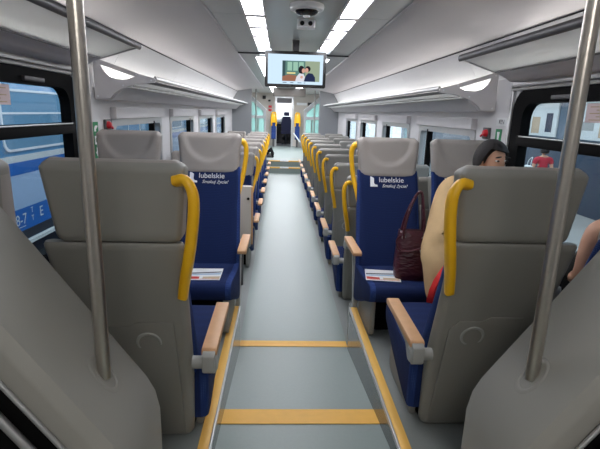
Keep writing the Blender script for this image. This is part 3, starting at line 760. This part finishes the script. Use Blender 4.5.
t = MB().box(-.2, .2, -.015, 0, -.05, .05).build('notice', M['white'], None, .003); t.location = (.70, 18.79, 1.665)
tag(t, 'white notice strip on the far wall right of the doorway', 'notice')
t = MB().box(-.09, .09, -.03, 0, -.06, .06).build('wall_device', M['dark'], None, .004); t.location = (1.03, 18.79, 1.67)
tag(t, 'dark square device on the far wall right of the white notice', 'device')
# bars lying by the far steps
t = thing('luggage_stand', 'low black three-bar stand on the far floor beside the left rows', 'stand', (-.47, 13.85, 0))
for q in range(3):
    MB().tube([(-.12, .15+.5*q, .02), (.06, .1+.5*q, .20), (.14, .0+.5*q, .03)], .03, 8).build('bar', M['blk'], t, smooth=40)
MB().box(-.14, .15, -.03, 1.25, 0, .02).build('base', M['blk'], t, .004)
# driver's cab seen through the door
t = thing('cab_desk', "dark driver's desk behind the open far door", 'desk', (0, 20.6, 0))
MB().extrude([(-.25, 0), (.45, 0), (.45, 1.0), (.1, 1.02), (-.35, .86), (-.35, .80), (-.25, .78)], 'x', -1.1, 1.1).build('console', M['black'], t, .01)
MB().extrude([(-.20, .955), (-.05, 1.02), (-.04, 1.10), (-.19, 1.03)], 'x', -.12, .14).build('instrument_panel', M['lgrey'], t, .006)
t = thing('driver_chair', "dark navy driver's chair behind the open far door", 'seat', (.12, 19.8, 0))
MB().lathe([(0, 0), (.2, 0), (.18, .04), (.05, .08), (.05, .45), (0, .45)], 16).build('pedestal', M['black'], t, smooth=40)
MB().box(-.22, .22, -.24, .24, .45, .56).build('cushion', M['navycloth'], t, .03)
MB().loft([sec_z(.20, -.26, -.18, .56, .03), sec_z(.22, -.30, -.20, .85, .03), sec_z(.17, -.32, -.23, 1.16, .03)]).build('backrest', M['navycloth'], t, smooth=40)
MB().loft([sec_z(.10, -.33, -.25, 1.18, .03), sec_z(.12, -.34, -.25, 1.26, .03), sec_z(.10, -.34, -.26, 1.34, .03)]).build('headrest', M['navycloth'], t, smooth=40)
for q in (-1, 1): MB().box(q*.24, q*.30, -.2, .12, .70, .74).build('armrest', M['blk'], t, .01)

# ================================================================== PEOPLE
def skin_mesh(name, joints, edges, root, m, parent=None, sub=2, deform=None):
    """joints: {key: ((x,y,z), r or (rx,ry))} grown with a Skin modifier into one continuous mesh"""
    keys = list(joints); me = bpy.data.meshes.new('tmp')
    me.from_pydata([joints[k][0] for k in keys], [(keys.index(a), keys.index(b)) for a, b in edges], [])
    o = bpy.data.objects.new('tmp', me); COL.objects.link(o)
    o.modifiers.new('s', 'SKIN').use_smooth_shade = True
    for k, sv in zip(keys, me.skin_vertices[0].data):
        r = joints[k][1]; sv.radius = (r, r) if not isinstance(r, tuple) else r
        sv.use_root = (k == root)
    ss = o.modifiers.new('u', 'SUBSURF'); ss.levels = sub; ss.render_levels = sub
    dg = bpy.context.evaluated_depsgraph_get(); dg.update()
    nm = bpy.data.meshes.new_from_object(o.evaluated_get(dg)); nm.name = name
    bpy.data.objects.remove(o); bpy.data.meshes.remove(me)
    if deform:
        for v in nm.vertices: v.co = deform(v.co)
    nm.materials.clear(); nm.materials.append(m)
    nm.polygons.foreach_set('use_smooth', [True]*len(nm.polygons))
    ob = bpy.data.objects.new(name, nm); COL.objects.link(ob)
    if parent: ob.parent = parent
    return ob
def chain(*k): return list(zip(k[:-1], k[1:]))
def hand(J, E, key, wrist, d, side, up_, curl=.5):
    """palm and five fingers grown from the wrist; d = direction, side = towards the thumb"""
    d, side, up_ = Vector(d).normalized(), Vector(side).normalized(), Vector(up_).normalized(); w_ = Vector(wrist)
    J[key+'p'] = (tuple(w_+d*.05), (.034, .017)); E.append((key, key+'p'))
    for q, (off, ln) in enumerate(((.028, .075), (.010, .085), (-.009, .078), (-.026, .062))):
        b = w_+d*.088+side*off; c = b+d*ln*.5-up_*ln*.18*curl; e = c+d*ln*.32-up_*ln*.5*curl
        J['%sa%d' % (key, q)] = (tuple(b), .0098); J['%sb%d' % (key, q)] = (tuple(c), .0088); J['%sc%d' % (key, q)] = (tuple(e), .007)
        E += chain(key+'p', '%sa%d' % (key, q), '%sb%d' % (key, q), '%sc%d' % (key, q))
    b = w_+d*.035+side*.038; c = b+d*.035+side*.022; e = c+d*.03
    J[key+'t0'] = (tuple(b), .0115); J[key+'t1'] = (tuple(c), .010); J[key+'t2'] = (tuple(e), .008)
    E += chain(key+'p', key+'t0', key+'t1', key+'t2')
def head_shape(hc, f):
    """returns a deform that pulls nose, brow, sockets, chin into the head grown at hc facing f"""
    f = Vector(f).normalized(); l = Vector((0, 0, 1)).cross(f); hc = Vector(hc)
    def dfm(co):
        p = co-hc; a, b, c = p.dot(f), p.dot(l), p.z
        if abs(c) < .15 and p.length < .17:
            if a > 0:
                a += .024*math.exp(-(b/.013)**2-((c+.022)/.022)**2)          # nose
                a += .012*math.exp(-(b/.011)**2-((c-.0)/.02)**2)
                a -= .009*(math.exp(-((b-.032)/.016)**2-((c-.006)/.013)**2)+math.exp(-((b+.032)/.016)**2-((c-.006)/.013)**2))
                a += .007*math.exp(-(b/.03)**2-((c+.092)/.02)**2)             # chin
                a += .005*math.exp(-(b/.022)**2-((c+.058)/.010)**2)           # mouth
            return hc+f*a+l*b+Vector((0, 0, c))
        return co
    return dfm
def head_joints(J, hc, f, neck):
    f = Vector(f).normalized(); hc = Vector(hc)
    J['hj'] = (tuple(hc+f*.018-Vector((0, 0, .075))), (.052, .056)); J['hm'] = (tuple(hc-Vector((0, 0, .01))), (.076, .092)); J['ht'] = (tuple(hc-f*.008+Vector((0, 0, .062))), (.066, .078)); J['hx'] = (tuple(hc-f*.01+Vector((0, 0, .095))), (.035, .04))
    return chain(neck, 'hj', 'hm', 'ht', 'hx')
def face(parent, hc, f, hairm, length, browm=None):
    f = Vector(f).normalized(); l = Vector((0, 0, 1)).cross(f); hc = Vector(hc)
    def P(a, b, c): return hc+f*a+l*b+Vector((0, 0, c))
    def ell(name, ctr, ra, rb, rc, m, tilt=0):
        mb = MB(); secs = []
        for i in range(1, 8):
            t = math.pi*i/8; secs.append([P(ctr[0]+ra*math.sin(t)*math.cos(u), ctr[1]+rb*math.cos(t), ctr[2]+rc*math.sin(t)*math.sin(u)+tilt*math.cos(t)) for u in [2*math.pi*q/10 for q in range(10)]])
        mb.loft(secs); return mb.build(name, m, parent, smooth=60)
    for q in (-1, 1):
        e = ell('eye', (.074, q*.032, .004), .010, .0135, .0052, M['white']); ell('iris', (.081, q*.032, .004), .007, .0075, .0068, M['eyew']) if False else None
        ell('pupil', (.083, q*.032, .004), .0055, .0085, .0056, M['eyew'])
        ell('eyebrow', (.084, q*.034, .026), .007, .023, .0048, hairm, -q*.003)
        ell('ear', (-.004, q*.080, -.008), .02, .010, .032, M['skin'])
    ell('mouth', (.088, 0, -.058), .006, .022, .007, M['lips'])
    # hair: thick cap, longer at the sides and back, swept over the forehead
    secs = []; n = 36
    for k in range(13):
        t = k/12; ring = []
        for i in range(n):
            u = 2*math.pi*i/n; cf = math.cos(u)
            fr = max(0, cf)**1.2
            lim = length-(length-math.radians(60+9*math.sin(u*1.0)))*min(1, max(0, (cf-.12)/.5))
            th = lim*t + .02
            ra, rb, rc = .112, .096, .128
            wob = 1+.018*math.sin(9*u+3*t)+.012*math.sin(23*u)
            ring.append(P(-.012+ra*math.sin(th)*cf*wob, rb*math.sin(th)*math.sin(u)*wob, -.0+rc*math.cos(th)*.98))
        secs.append(ring)
    inner = [[P(-.012+.10*((p-hc).dot(f)+.012)/.112, .085*(p-hc).dot(l)/.096, (p-hc).z*.93) for p in secs[-1]]]
    MB().loft(secs+inner).build('hair', hairm, parent, smooth=80)

# woman in the beige coat
t = thing('person', 'dark haired woman in a beige coat on the right window seat, face half hidden', 'person', (1.10, 2.75, .345))
org = Vector((1.10, 2.75, .345))
HC = Vector((1.14, 2.70, 1.088)); FD = (.30, -.95, 0)
J = {'pel': ((1.12, 2.74, .47), (.15, .11)), 'wst': ((1.12, 2.79, .62), (.125, .095)), 'chs': ((1.11, 2.81, .80), (.14, .10)), 'nkb': ((1.11, 2.78, .935), .062), 'nk': ((1.115, 2.745, .985), .05)}
E_ = chain('pel', 'wst', 'chs', 'nkb', 'nk') + head_joints(J, HC, FD, 'nk')
for k, sx, el, wr in (('r', .945, (.85, 2.60, .70), (.905, 2.43, .655)), ('l', 1.275, (1.33, 2.60, .68), (1.21, 2.42, .63))):
    J['s'+k] = ((sx, 2.80, .905), .056); J['e'+k] = (el, .042); J['w'+k] = (wr, .027)
    E_ += chain('nkb', 's'+k, 'e'+k, 'w'+k)
hand(J, E_, 'wr', J['wr'][0], (.35, -.85, .05), (.6, .2, .5), (-.3, 0, .9)); hand(J, E_, 'wl', J['wl'][0], (-.5, -.7, -.05), (-.5, .4, .5), (.2, 0, .9))
legs = {}
for k, hx, kn, an in (('r', 1.03, (.83, 2.38, .50), (.93, 2.40, .10)), ('l', 1.17, (1.08, 2.36, .48), (1.08, 2.42, .10))):
    J['h'+k] = ((hx, 2.70, .45), .088); J['k'+k] = (kn, .062); J['a'+k] = (an, .04); J['f'+k] = ((an[0], an[1]-.12, .045), (.042, .03))
    E_ += chain('pel', 'h'+k, 'k'+k, 'a'+k, 'f'+k)
body = skin_mesh('body', J, E_, 'pel', M['skin'], None, 2, head_shape(HC, FD))
def reparent(o, par, orig):
    o.data.transform(Matrix.Translation(-orig)); o.parent = par
reparent(body, t, org)
C = {'sd': ((.80, 2.545, .62), .10), 'p': ((1.12, 2.72, .49), (.175, .135)), 'w': ((1.12, 2.78, .63), (.15, .12)), 'c': ((1.11, 2.81, .80), (.165, .125)), 'n': ((1.11, 2.795, .925), (.085, .075)),
     'sr': ((.935, 2.80, .90), .09), 'er': ((.825, 2.60, .70), .085), 'wr': ((.89, 2.475, .66), .05), 'sl': ((1.275, 2.80, .90), .075), 'el': ((1.33, 2.60, .68), .065), 'wl': ((1.225, 2.46, .635), .05),
     'hr': ((1.0, 2.60, .50), .125), 'tr': ((.87, 2.48, .54), .125), 'kr': ((.79, 2.40, .51), .115), 'hm': ((.785, 2.37, .37), .095), 'hh': ((.80, 2.36, .28), .06), 'hl': ((1.15, 2.55, .49), .12), 'kl': ((1.08, 2.39, .47), .10)}
coat = skin_mesh('coat', C, chain('p', 'w', 'c', 'n')+chain('n', 'sr', 'er', 'wr')+chain('n', 'sl', 'el', 'wl')+chain('p', 'hr', 'tr', 'kr', 'hm', 'hh')+chain('p', 'hl', 'kl')+chain('er', 'sd', 'tr'), 'p', M['coat'], None, 2)
reparent(coat, t, org)
tr = skin_mesh('trousers', {'a': ((.83, 2.38, .46), .075), 'b': ((.925, 2.40, .11), .055)}, [('a', 'b')], 'a', M['navycloth'], None, 2); reparent(tr, t, org)
tr = skin_mesh('trousers', {'a': ((1.08, 2.36, .46), .075), 'b': ((1.08, 2.42, .11), .055)}, [('a', 'b')], 'a', M['navycloth'], None, 2); reparent(tr, t, org)
for x in (.93, 1.08):
    sh_ = skin_mesh('shoe', {'a': ((x, 2.43, .04), (.045, .038)), 'b': ((x, 2.34, .04), (.045, .036)), 'c': ((x, 2.25, .032), (.035, .026))}, chain('a', 'b', 'c'), 'a', M['black'], None, 2); reparent(sh_, t, org)
cf = skin_mesh('cuff', {'a': ((.893, 2.462, .66), .056), 'b': ((.902, 2.437, .656), .05)}, [('a', 'b')], 'a', M['navycloth'], None, 2); reparent(cf, t, org)
# red lining where the coat front falls open
mb = MB(); secs = []
for k, (x, y, z, w_) in enumerate(((.835, 2.295, .60, .016), (.80, 2.275, .585, .022), (.765, 2.262, .55, .026), (.735, 2.255, .50, .028), (.715, 2.25, .44, .03), (.71, 2.252, .38, .034), (.72, 2.265, .33, .03))):
    secs.append([(x-w_, y+.02, z-.01), (x-w_*.3, y-.005-.006*(k % 2), z), (x+w_*.5, y-.004+.006*(k % 2), z+.004), (x+w_, y+.018, z+.008), (x+w_*.4, y+.03, z), (x-w_*.5, y+.034, z)])
lo = mb.loft(secs).build('red_lining', M['redcloth'], None, smooth=60); reparent(lo, t, org)
fe = thing('face_tmp', 'tmp', 'tmp'); face(fe, HC, FD, M['hair'], math.radians(106))
for c in list(fe.children): c.data = c.data; reparent(c, t, org)
bpy.data.objects.remove(fe)

# traveller at the right edge, seen from behind by one bare arm
t = thing('person', 'traveller with bare arm and black top at the right picture edge', 'person', (1.24, 1.95, .345))
org = Vector((1.265, 1.900, .345)); HC = Vector((1.295, 1.67, 1.12)); FD = (0, 1, 0)
J = {'pel': ((1.265, 1.930, .465), (.13, .10)), 'wst': ((1.270, 1.830, .62), (.11, .09)), 'chs': ((1.275, 1.710, .80), (.125, .095)), 'nkb': ((1.285, 1.650, .925), .058), 'nk': ((1.290, 1.655, .985), .048)}
E_ = chain('pel', 'wst', 'chs', 'nkb', 'nk') + head_joints(J, HC, FD, 'nk')
for k, sx, el, wr in (('l', 1.15, (1.165, 1.70, .70), (1.235, 1.93, .62)), ('r', 1.365, (1.37, 1.76, .69), (1.33, 1.98, .62))):
    J['s'+k] = ((sx, 1.645, .915 if k == 'l' else .90), .055 if k == 'l' else .045); J['e'+k] = (el, .042 if k == 'l' else .038); J['w'+k] = (wr, .026)
    E_ += chain('nkb', 's'+k, 'e'+k, 'w'+k)
hand(J, E_, 'wl', J['wl'][0], (.25, .9, 0), (.8, -.2, 0), (0, 0, 1)); hand(J, E_, 'wr', J['wr'][0], (-.25, .9, 0), (-.8, -.2, 0), (0, 0, 1))
for k, hx in (('l', 1.20), ('r', 1.33)):
    J['h'+k] = ((hx, 1.97, .45), .085); J['k'+k] = ((hx-.01, 2.22, .455), .06); J['a'+k] = ((hx, 2.22, .10), .038); J['f'+k] = ((hx, 2.30, .04), (.04, .03))
    E_ += chain('pel', 'h'+k, 'k'+k, 'a'+k, 'f'+k)
body = skin_mesh('body', J, E_, 'pel', M['skin'], None, 2, head_shape(HC, FD)); reparent(body, t, org)
top_ = skin_mesh('black_top', {'p': ((1.265, 1.925, .47), (.145, .115)), 'w': ((1.270, 1.830, .62), (.125, .105)), 'c': ((1.275, 1.710, .79), (.138, .108)), 'n': ((1.287, 1.650, .88), (.075, .07))}, chain('p', 'w', 'c', 'n'), 'p', M['blackcloth'], None, 2); reparent(top_, t, org)
bt = skin_mesh('black_trousers', {'p': ((1.260, 1.950, .46), (.12, .10)), 'a': ((1.175, 1.980, .45), .095), 'b': ((1.165, 2.190, .455), .075), 'c': ((1.175, 2.220, .12), .055), 'd': ((1.325, 1.980, .45), .095), 'e': ((1.315, 2.200, .455), .075), 'f': ((1.325, 2.220, .12), .055)}, [('p', 'a'), ('a', 'b'), ('b', 'c'), ('p', 'd'), ('d', 'e'), ('e', 'f')], 'p', M['blackcloth'], None, 2); reparent(bt, t, org)
fe = thing('face_tmp', 'tmp', 'tmp'); face(fe, HC, FD, M['hair'], math.radians(115))
for c in list(fe.children): reparent(c, t, org)
bpy.data.objects.remove(fe)
tb = thing('shoulder_bag', 'black bag wedged beside the traveller at the right picture edge', 'bag', (1.02, 1.86, .345))
tb_m = MB().loft([bsec(.05, .13, 0), bsec(.055, .14, .02), bsec(.055, .135, .2), bsec(.045, .12, .36), bsec(.03, .10, .40)]); tb_m.build('body', M['blackcloth'], tb, smooth=50)
MB().tube(smoothpath([(0, -.09, .38), (0, -.08, .46), (0, 0, .52), (0, .08, .46), (0, .09, .38)], 5), .01, 8).build('strap', M['blackcloth'], tb, smooth=60)

# ================================================================== OUTSIDE THE WINDOWS
MX = dict(tblue=mat('train_blue', (38, 112, 196), .3), tband=mat('train_light_band', (184, 208, 238), .35), tmid=mat('train_teal_blue', (84, 146, 190), .3), tdark=mat('underframe', (40, 42, 48), .6), twin=mat('train_window', (110, 156, 186), .12), conc=mat('concrete', (150, 150, 148), .9, 0, .1, 3), board=mat('board_white', (226, 228, 226), .6), stn=mat('station_wall', (96, 112, 128), .7, 0, .08, 2), stnd=mat('station_dark', (36, 56, 78), .3), trouser=mat('trousers_blue', (60, 80, 120), .8), gravel=mat('ballast', (110, 104, 98), .95, 0, .3, 30))
struct(MB().box(-16, 16, -14, 34, -1.75, -1.7).build('ground', MX['gravel'], smooth=0))
t = thing('train_carriage', 'blue carriage with pale band and white numbers on the next track, left', 'train', (-2.9, 0, -1.7))
def TX(x0, x1, y0, y1, z0, z1, nm_, m, par=t, bev=0): return MB().box(x0, x1, y0, y1, z0+1.7, z1+1.7).build(nm_, m, par, bev, smooth=0 if not bev else 35)
TX(-2.6, 0, -6, 26, -.18, 2.0, 'body', MX['tmid'])
MB().extrude([(-2.6, 3.7), (0, 3.7), (-.25, 4.1), (-.8, 4.35), (-1.8, 4.35), (-2.35, 4.1)], 'y', -6, 26).build('roof', MX['tdark'], t, smooth=0)
TX(0, .006, -6, 26, -.005, .236, 'number_band', MX['tblue']); bd = t.children[-1]
TX(0, .006, -6, 26, .236, .60, 'pale_band', MX['tband'])
TX(0, .008, -6, 26, .60, .73, 'blue_stripe', MX['tblue'])
TX(0, .006, -6, 26, .73, .80, 'pale_stripe', MX['board'])
TX(-.02, .012, -6, 26, -.11, -.005, 'sill', MX['tdark'])
TX(-.3, .05, -6, 26, -.16, -.12, 'step_board', MX['board'])
TX(-2.4, -.15, -6, 26, -.75, -.18, 'underframe', MX['tdark'])
for k in range(11):
    y0 = -4.35+2.28*k
    wf = MB().plate(rrect(y0, y0+1.62, .845+1.7, 1.48+1.7, .1), [rrect(y0+.025, y0+1.595, .87+1.7, 1.455+1.7, .09)], 'x', 0, .012).build('window', M['white'], t, smooth=30)
    MB().extrude(rrect(y0+.02, y0+1.6, .86+1.7, 1.46+1.7, .09), 'x', .0, .006).build('pane', MX['twin'], wf, smooth=0)
    MB().box(.006, .012, y0+.03, y0+1.59, 1.225+1.7, 1.245+1.7).build('window_bar', M['white'], wf, smooth=0)
for k in range(8):
    y0 = -4.5+4*k
    MB().lathe([(0, -.06), (.42, -.06), (.46, -.02), (.46, .04), (.40, .06), (0, .06)], 24, (-.5, y0, .46), 'x').build('wheel', MX['tdark'], t, smooth=40)
mt = Matrix(((0, 0, 1, .0085), (1, 0, 0, 0), (0, 1, 0, 0), (0, 0, 0, 1)))
def tt(body, size, y, z, nm_): text_mesh(body, size, M['white'], nm_, bd, Matrix.Translation((0, y, z+1.7)) @ mt)
tt('50 218-7', .165, 4.44, .065, 'number_print'); tt('T', .085, 5.13, .155, 'letter_print'); tt('T', .085, 5.13, .065, 'letter_print'); tt('E', .165, 5.31, .075, 'letter_print')
bl = MB().box(.0065, .0085, 4.5, 5.0, 1.7+.035, 1.7+.042).build('thin_line', M['white'], bd, smooth=0)
pl = struct(MB().box(2.0, 14, -10, 30, -1.7, -.88).build('ground_platform', MX['conc'], smooth=0))
sb = thing('station_building', 'grey station building with white boards behind the right windows', 'building', (7.2, 10, -.88))
MB().box(0, .4, -20, 18, 0, 4.2).build('wall', MX['stn'], sb, smooth=0)
MB().box(-.02, 0, -20, 18, .0, 1.72).build('dark_plinth', MX['stnd'], sb, smooth=0)
MB().box(-.3, .4, -20, 18, 2.75, 3.0).build('ledge', MX['stnd'], sb, .02)
for k in range(9):
    b = MB().box(-.05, -.0, -12.4+2.9*k, -9.9+2.9*k, 1.78, 2.70).build('white_board', MX['board'], sb, .01)
    MB().box(-.056, -.05, -12.2+2.9*k, -11.9+2.9*k, 1.9, 2.4).build('dark_strip', M['navyprint'], b, smooth=0)
    MB().box(-.056, -.05, -11.6+2.9*k, -11.2+2.9*k, 1.85, 2.3).build('tan_poster', M['tanprint'], b, smooth=0)
    MB().box(-.056, -.05, -11.0+2.9*k, -10.2+2.9*k, 2.0, 2.2).build('grey_poster', M['lgrey'], b, smooth=0)
# traveller on the platform
t = thing('person', 'person in a red top with a white bag walking on the platform outside', 'person', (6.0, 10.48, -.88))
HC = Vector((0, 0, 1.53)); FD = (.3, .95, 0)
J = {'pel': ((0, 0, .92), (.13, .10)), 'wst': ((0, 0, 1.06), (.11, .085)), 'chs': ((0, 0, 1.24), (.13, .095)), 'nkb': ((0, 0, 1.37), .055), 'nk': ((0, 0, 1.42), .046)}
E_ = chain('pel', 'wst', 'chs', 'nkb', 'nk') + head_joints(J, HC, FD, 'nk')
for k, q in (('l', -1), ('r', 1)):
    J['s'+k] = ((q*.17, 0, 1.335), .05); J['e'+k] = ((q*.23, -.03*q, 1.06), .037); J['w'+k] = ((q*.24, .06, .83), .025); E_ += chain('nkb', 's'+k, 'e'+k, 'w'+k)
    hand(J, E_, 'w'+k, J['w'+k][0], (0, .1, -1), (0, 1, .1), (-q, 0, 0))
    J['h'+k] = ((q*.09, 0, .86), .085); J['k'+k] = ((q*.09, .06*q+.03, .48), .058); J['a'+k] = ((q*.09, .05*q-.04, .09), .038); J['f'+k] = ((q*.09, .05*q+.10, .04), (.04, .03)); E_ += chain('pel', 'h'+k, 'k'+k, 'a'+k, 'f'+k)
skin_mesh('body', J, E_, 'pel', M['skin'], t, 2, head_shape(HC, FD))
skin_mesh('red_top', {'p': ((0, 0, .93), (.145, .115)), 'w': ((0, 0, 1.06), (.125, .10)), 'c': ((0, 0, 1.24), (.145, .11)), 'n': ((0, 0, 1.345), (.09, .075)), 'a': ((-.17, 0, 1.33), .066), 'b': ((.17, 0, 1.33), .066), 'c1': ((-.20, .015, 1.21), .058), 'd1': ((.20, -.015, 1.21), .058)}, chain('p', 'w', 'c', 'n')+[('n', 'a'), ('n', 'b'), ('a', 'c1'), ('b', 'd1')], 'p', M['tred'], t)
skin_mesh('trousers', {'p': ((0, 0, .90), (.135, .11)), 'a': ((-.09, 0, .84), .098), 'b': ((-.09, -.03, .48), .074), 'c': ((-.09, -.09, .10), .06), 'd': ((.09, 0, .84), .098), 'e': ((.09, .09, .48), .074), 'f': ((.09, .01, .10), .06)}, [('p', 'a'), ('a', 'b'), ('b', 'c'), ('p', 'd'), ('d', 'e'), ('e', 'f')], 'p', MX['trouser'], t)
face(t, HC, FD, M['hair'], math.radians(118))
bg_ = thing('shoulder_bag', 'white bag carried by the person in the red top outside', 'bag', (5.64, 10.43, .03))
MB().loft([bsec(.05, .12, 0), bsec(.06, .13, .02), bsec(.05, .12, .26), bsec(.02, .10, .28)]).build('body', M['paper'], bg_, smooth=50)
MB().tube(smoothpath([(0, -.08, .26), (.03, -.05, .40), (.08, .02, .46), (.03, .06, .40), (0, .08, .26)], 5), .008, 8).build('strap', M['paper'], bg_, smooth=60)
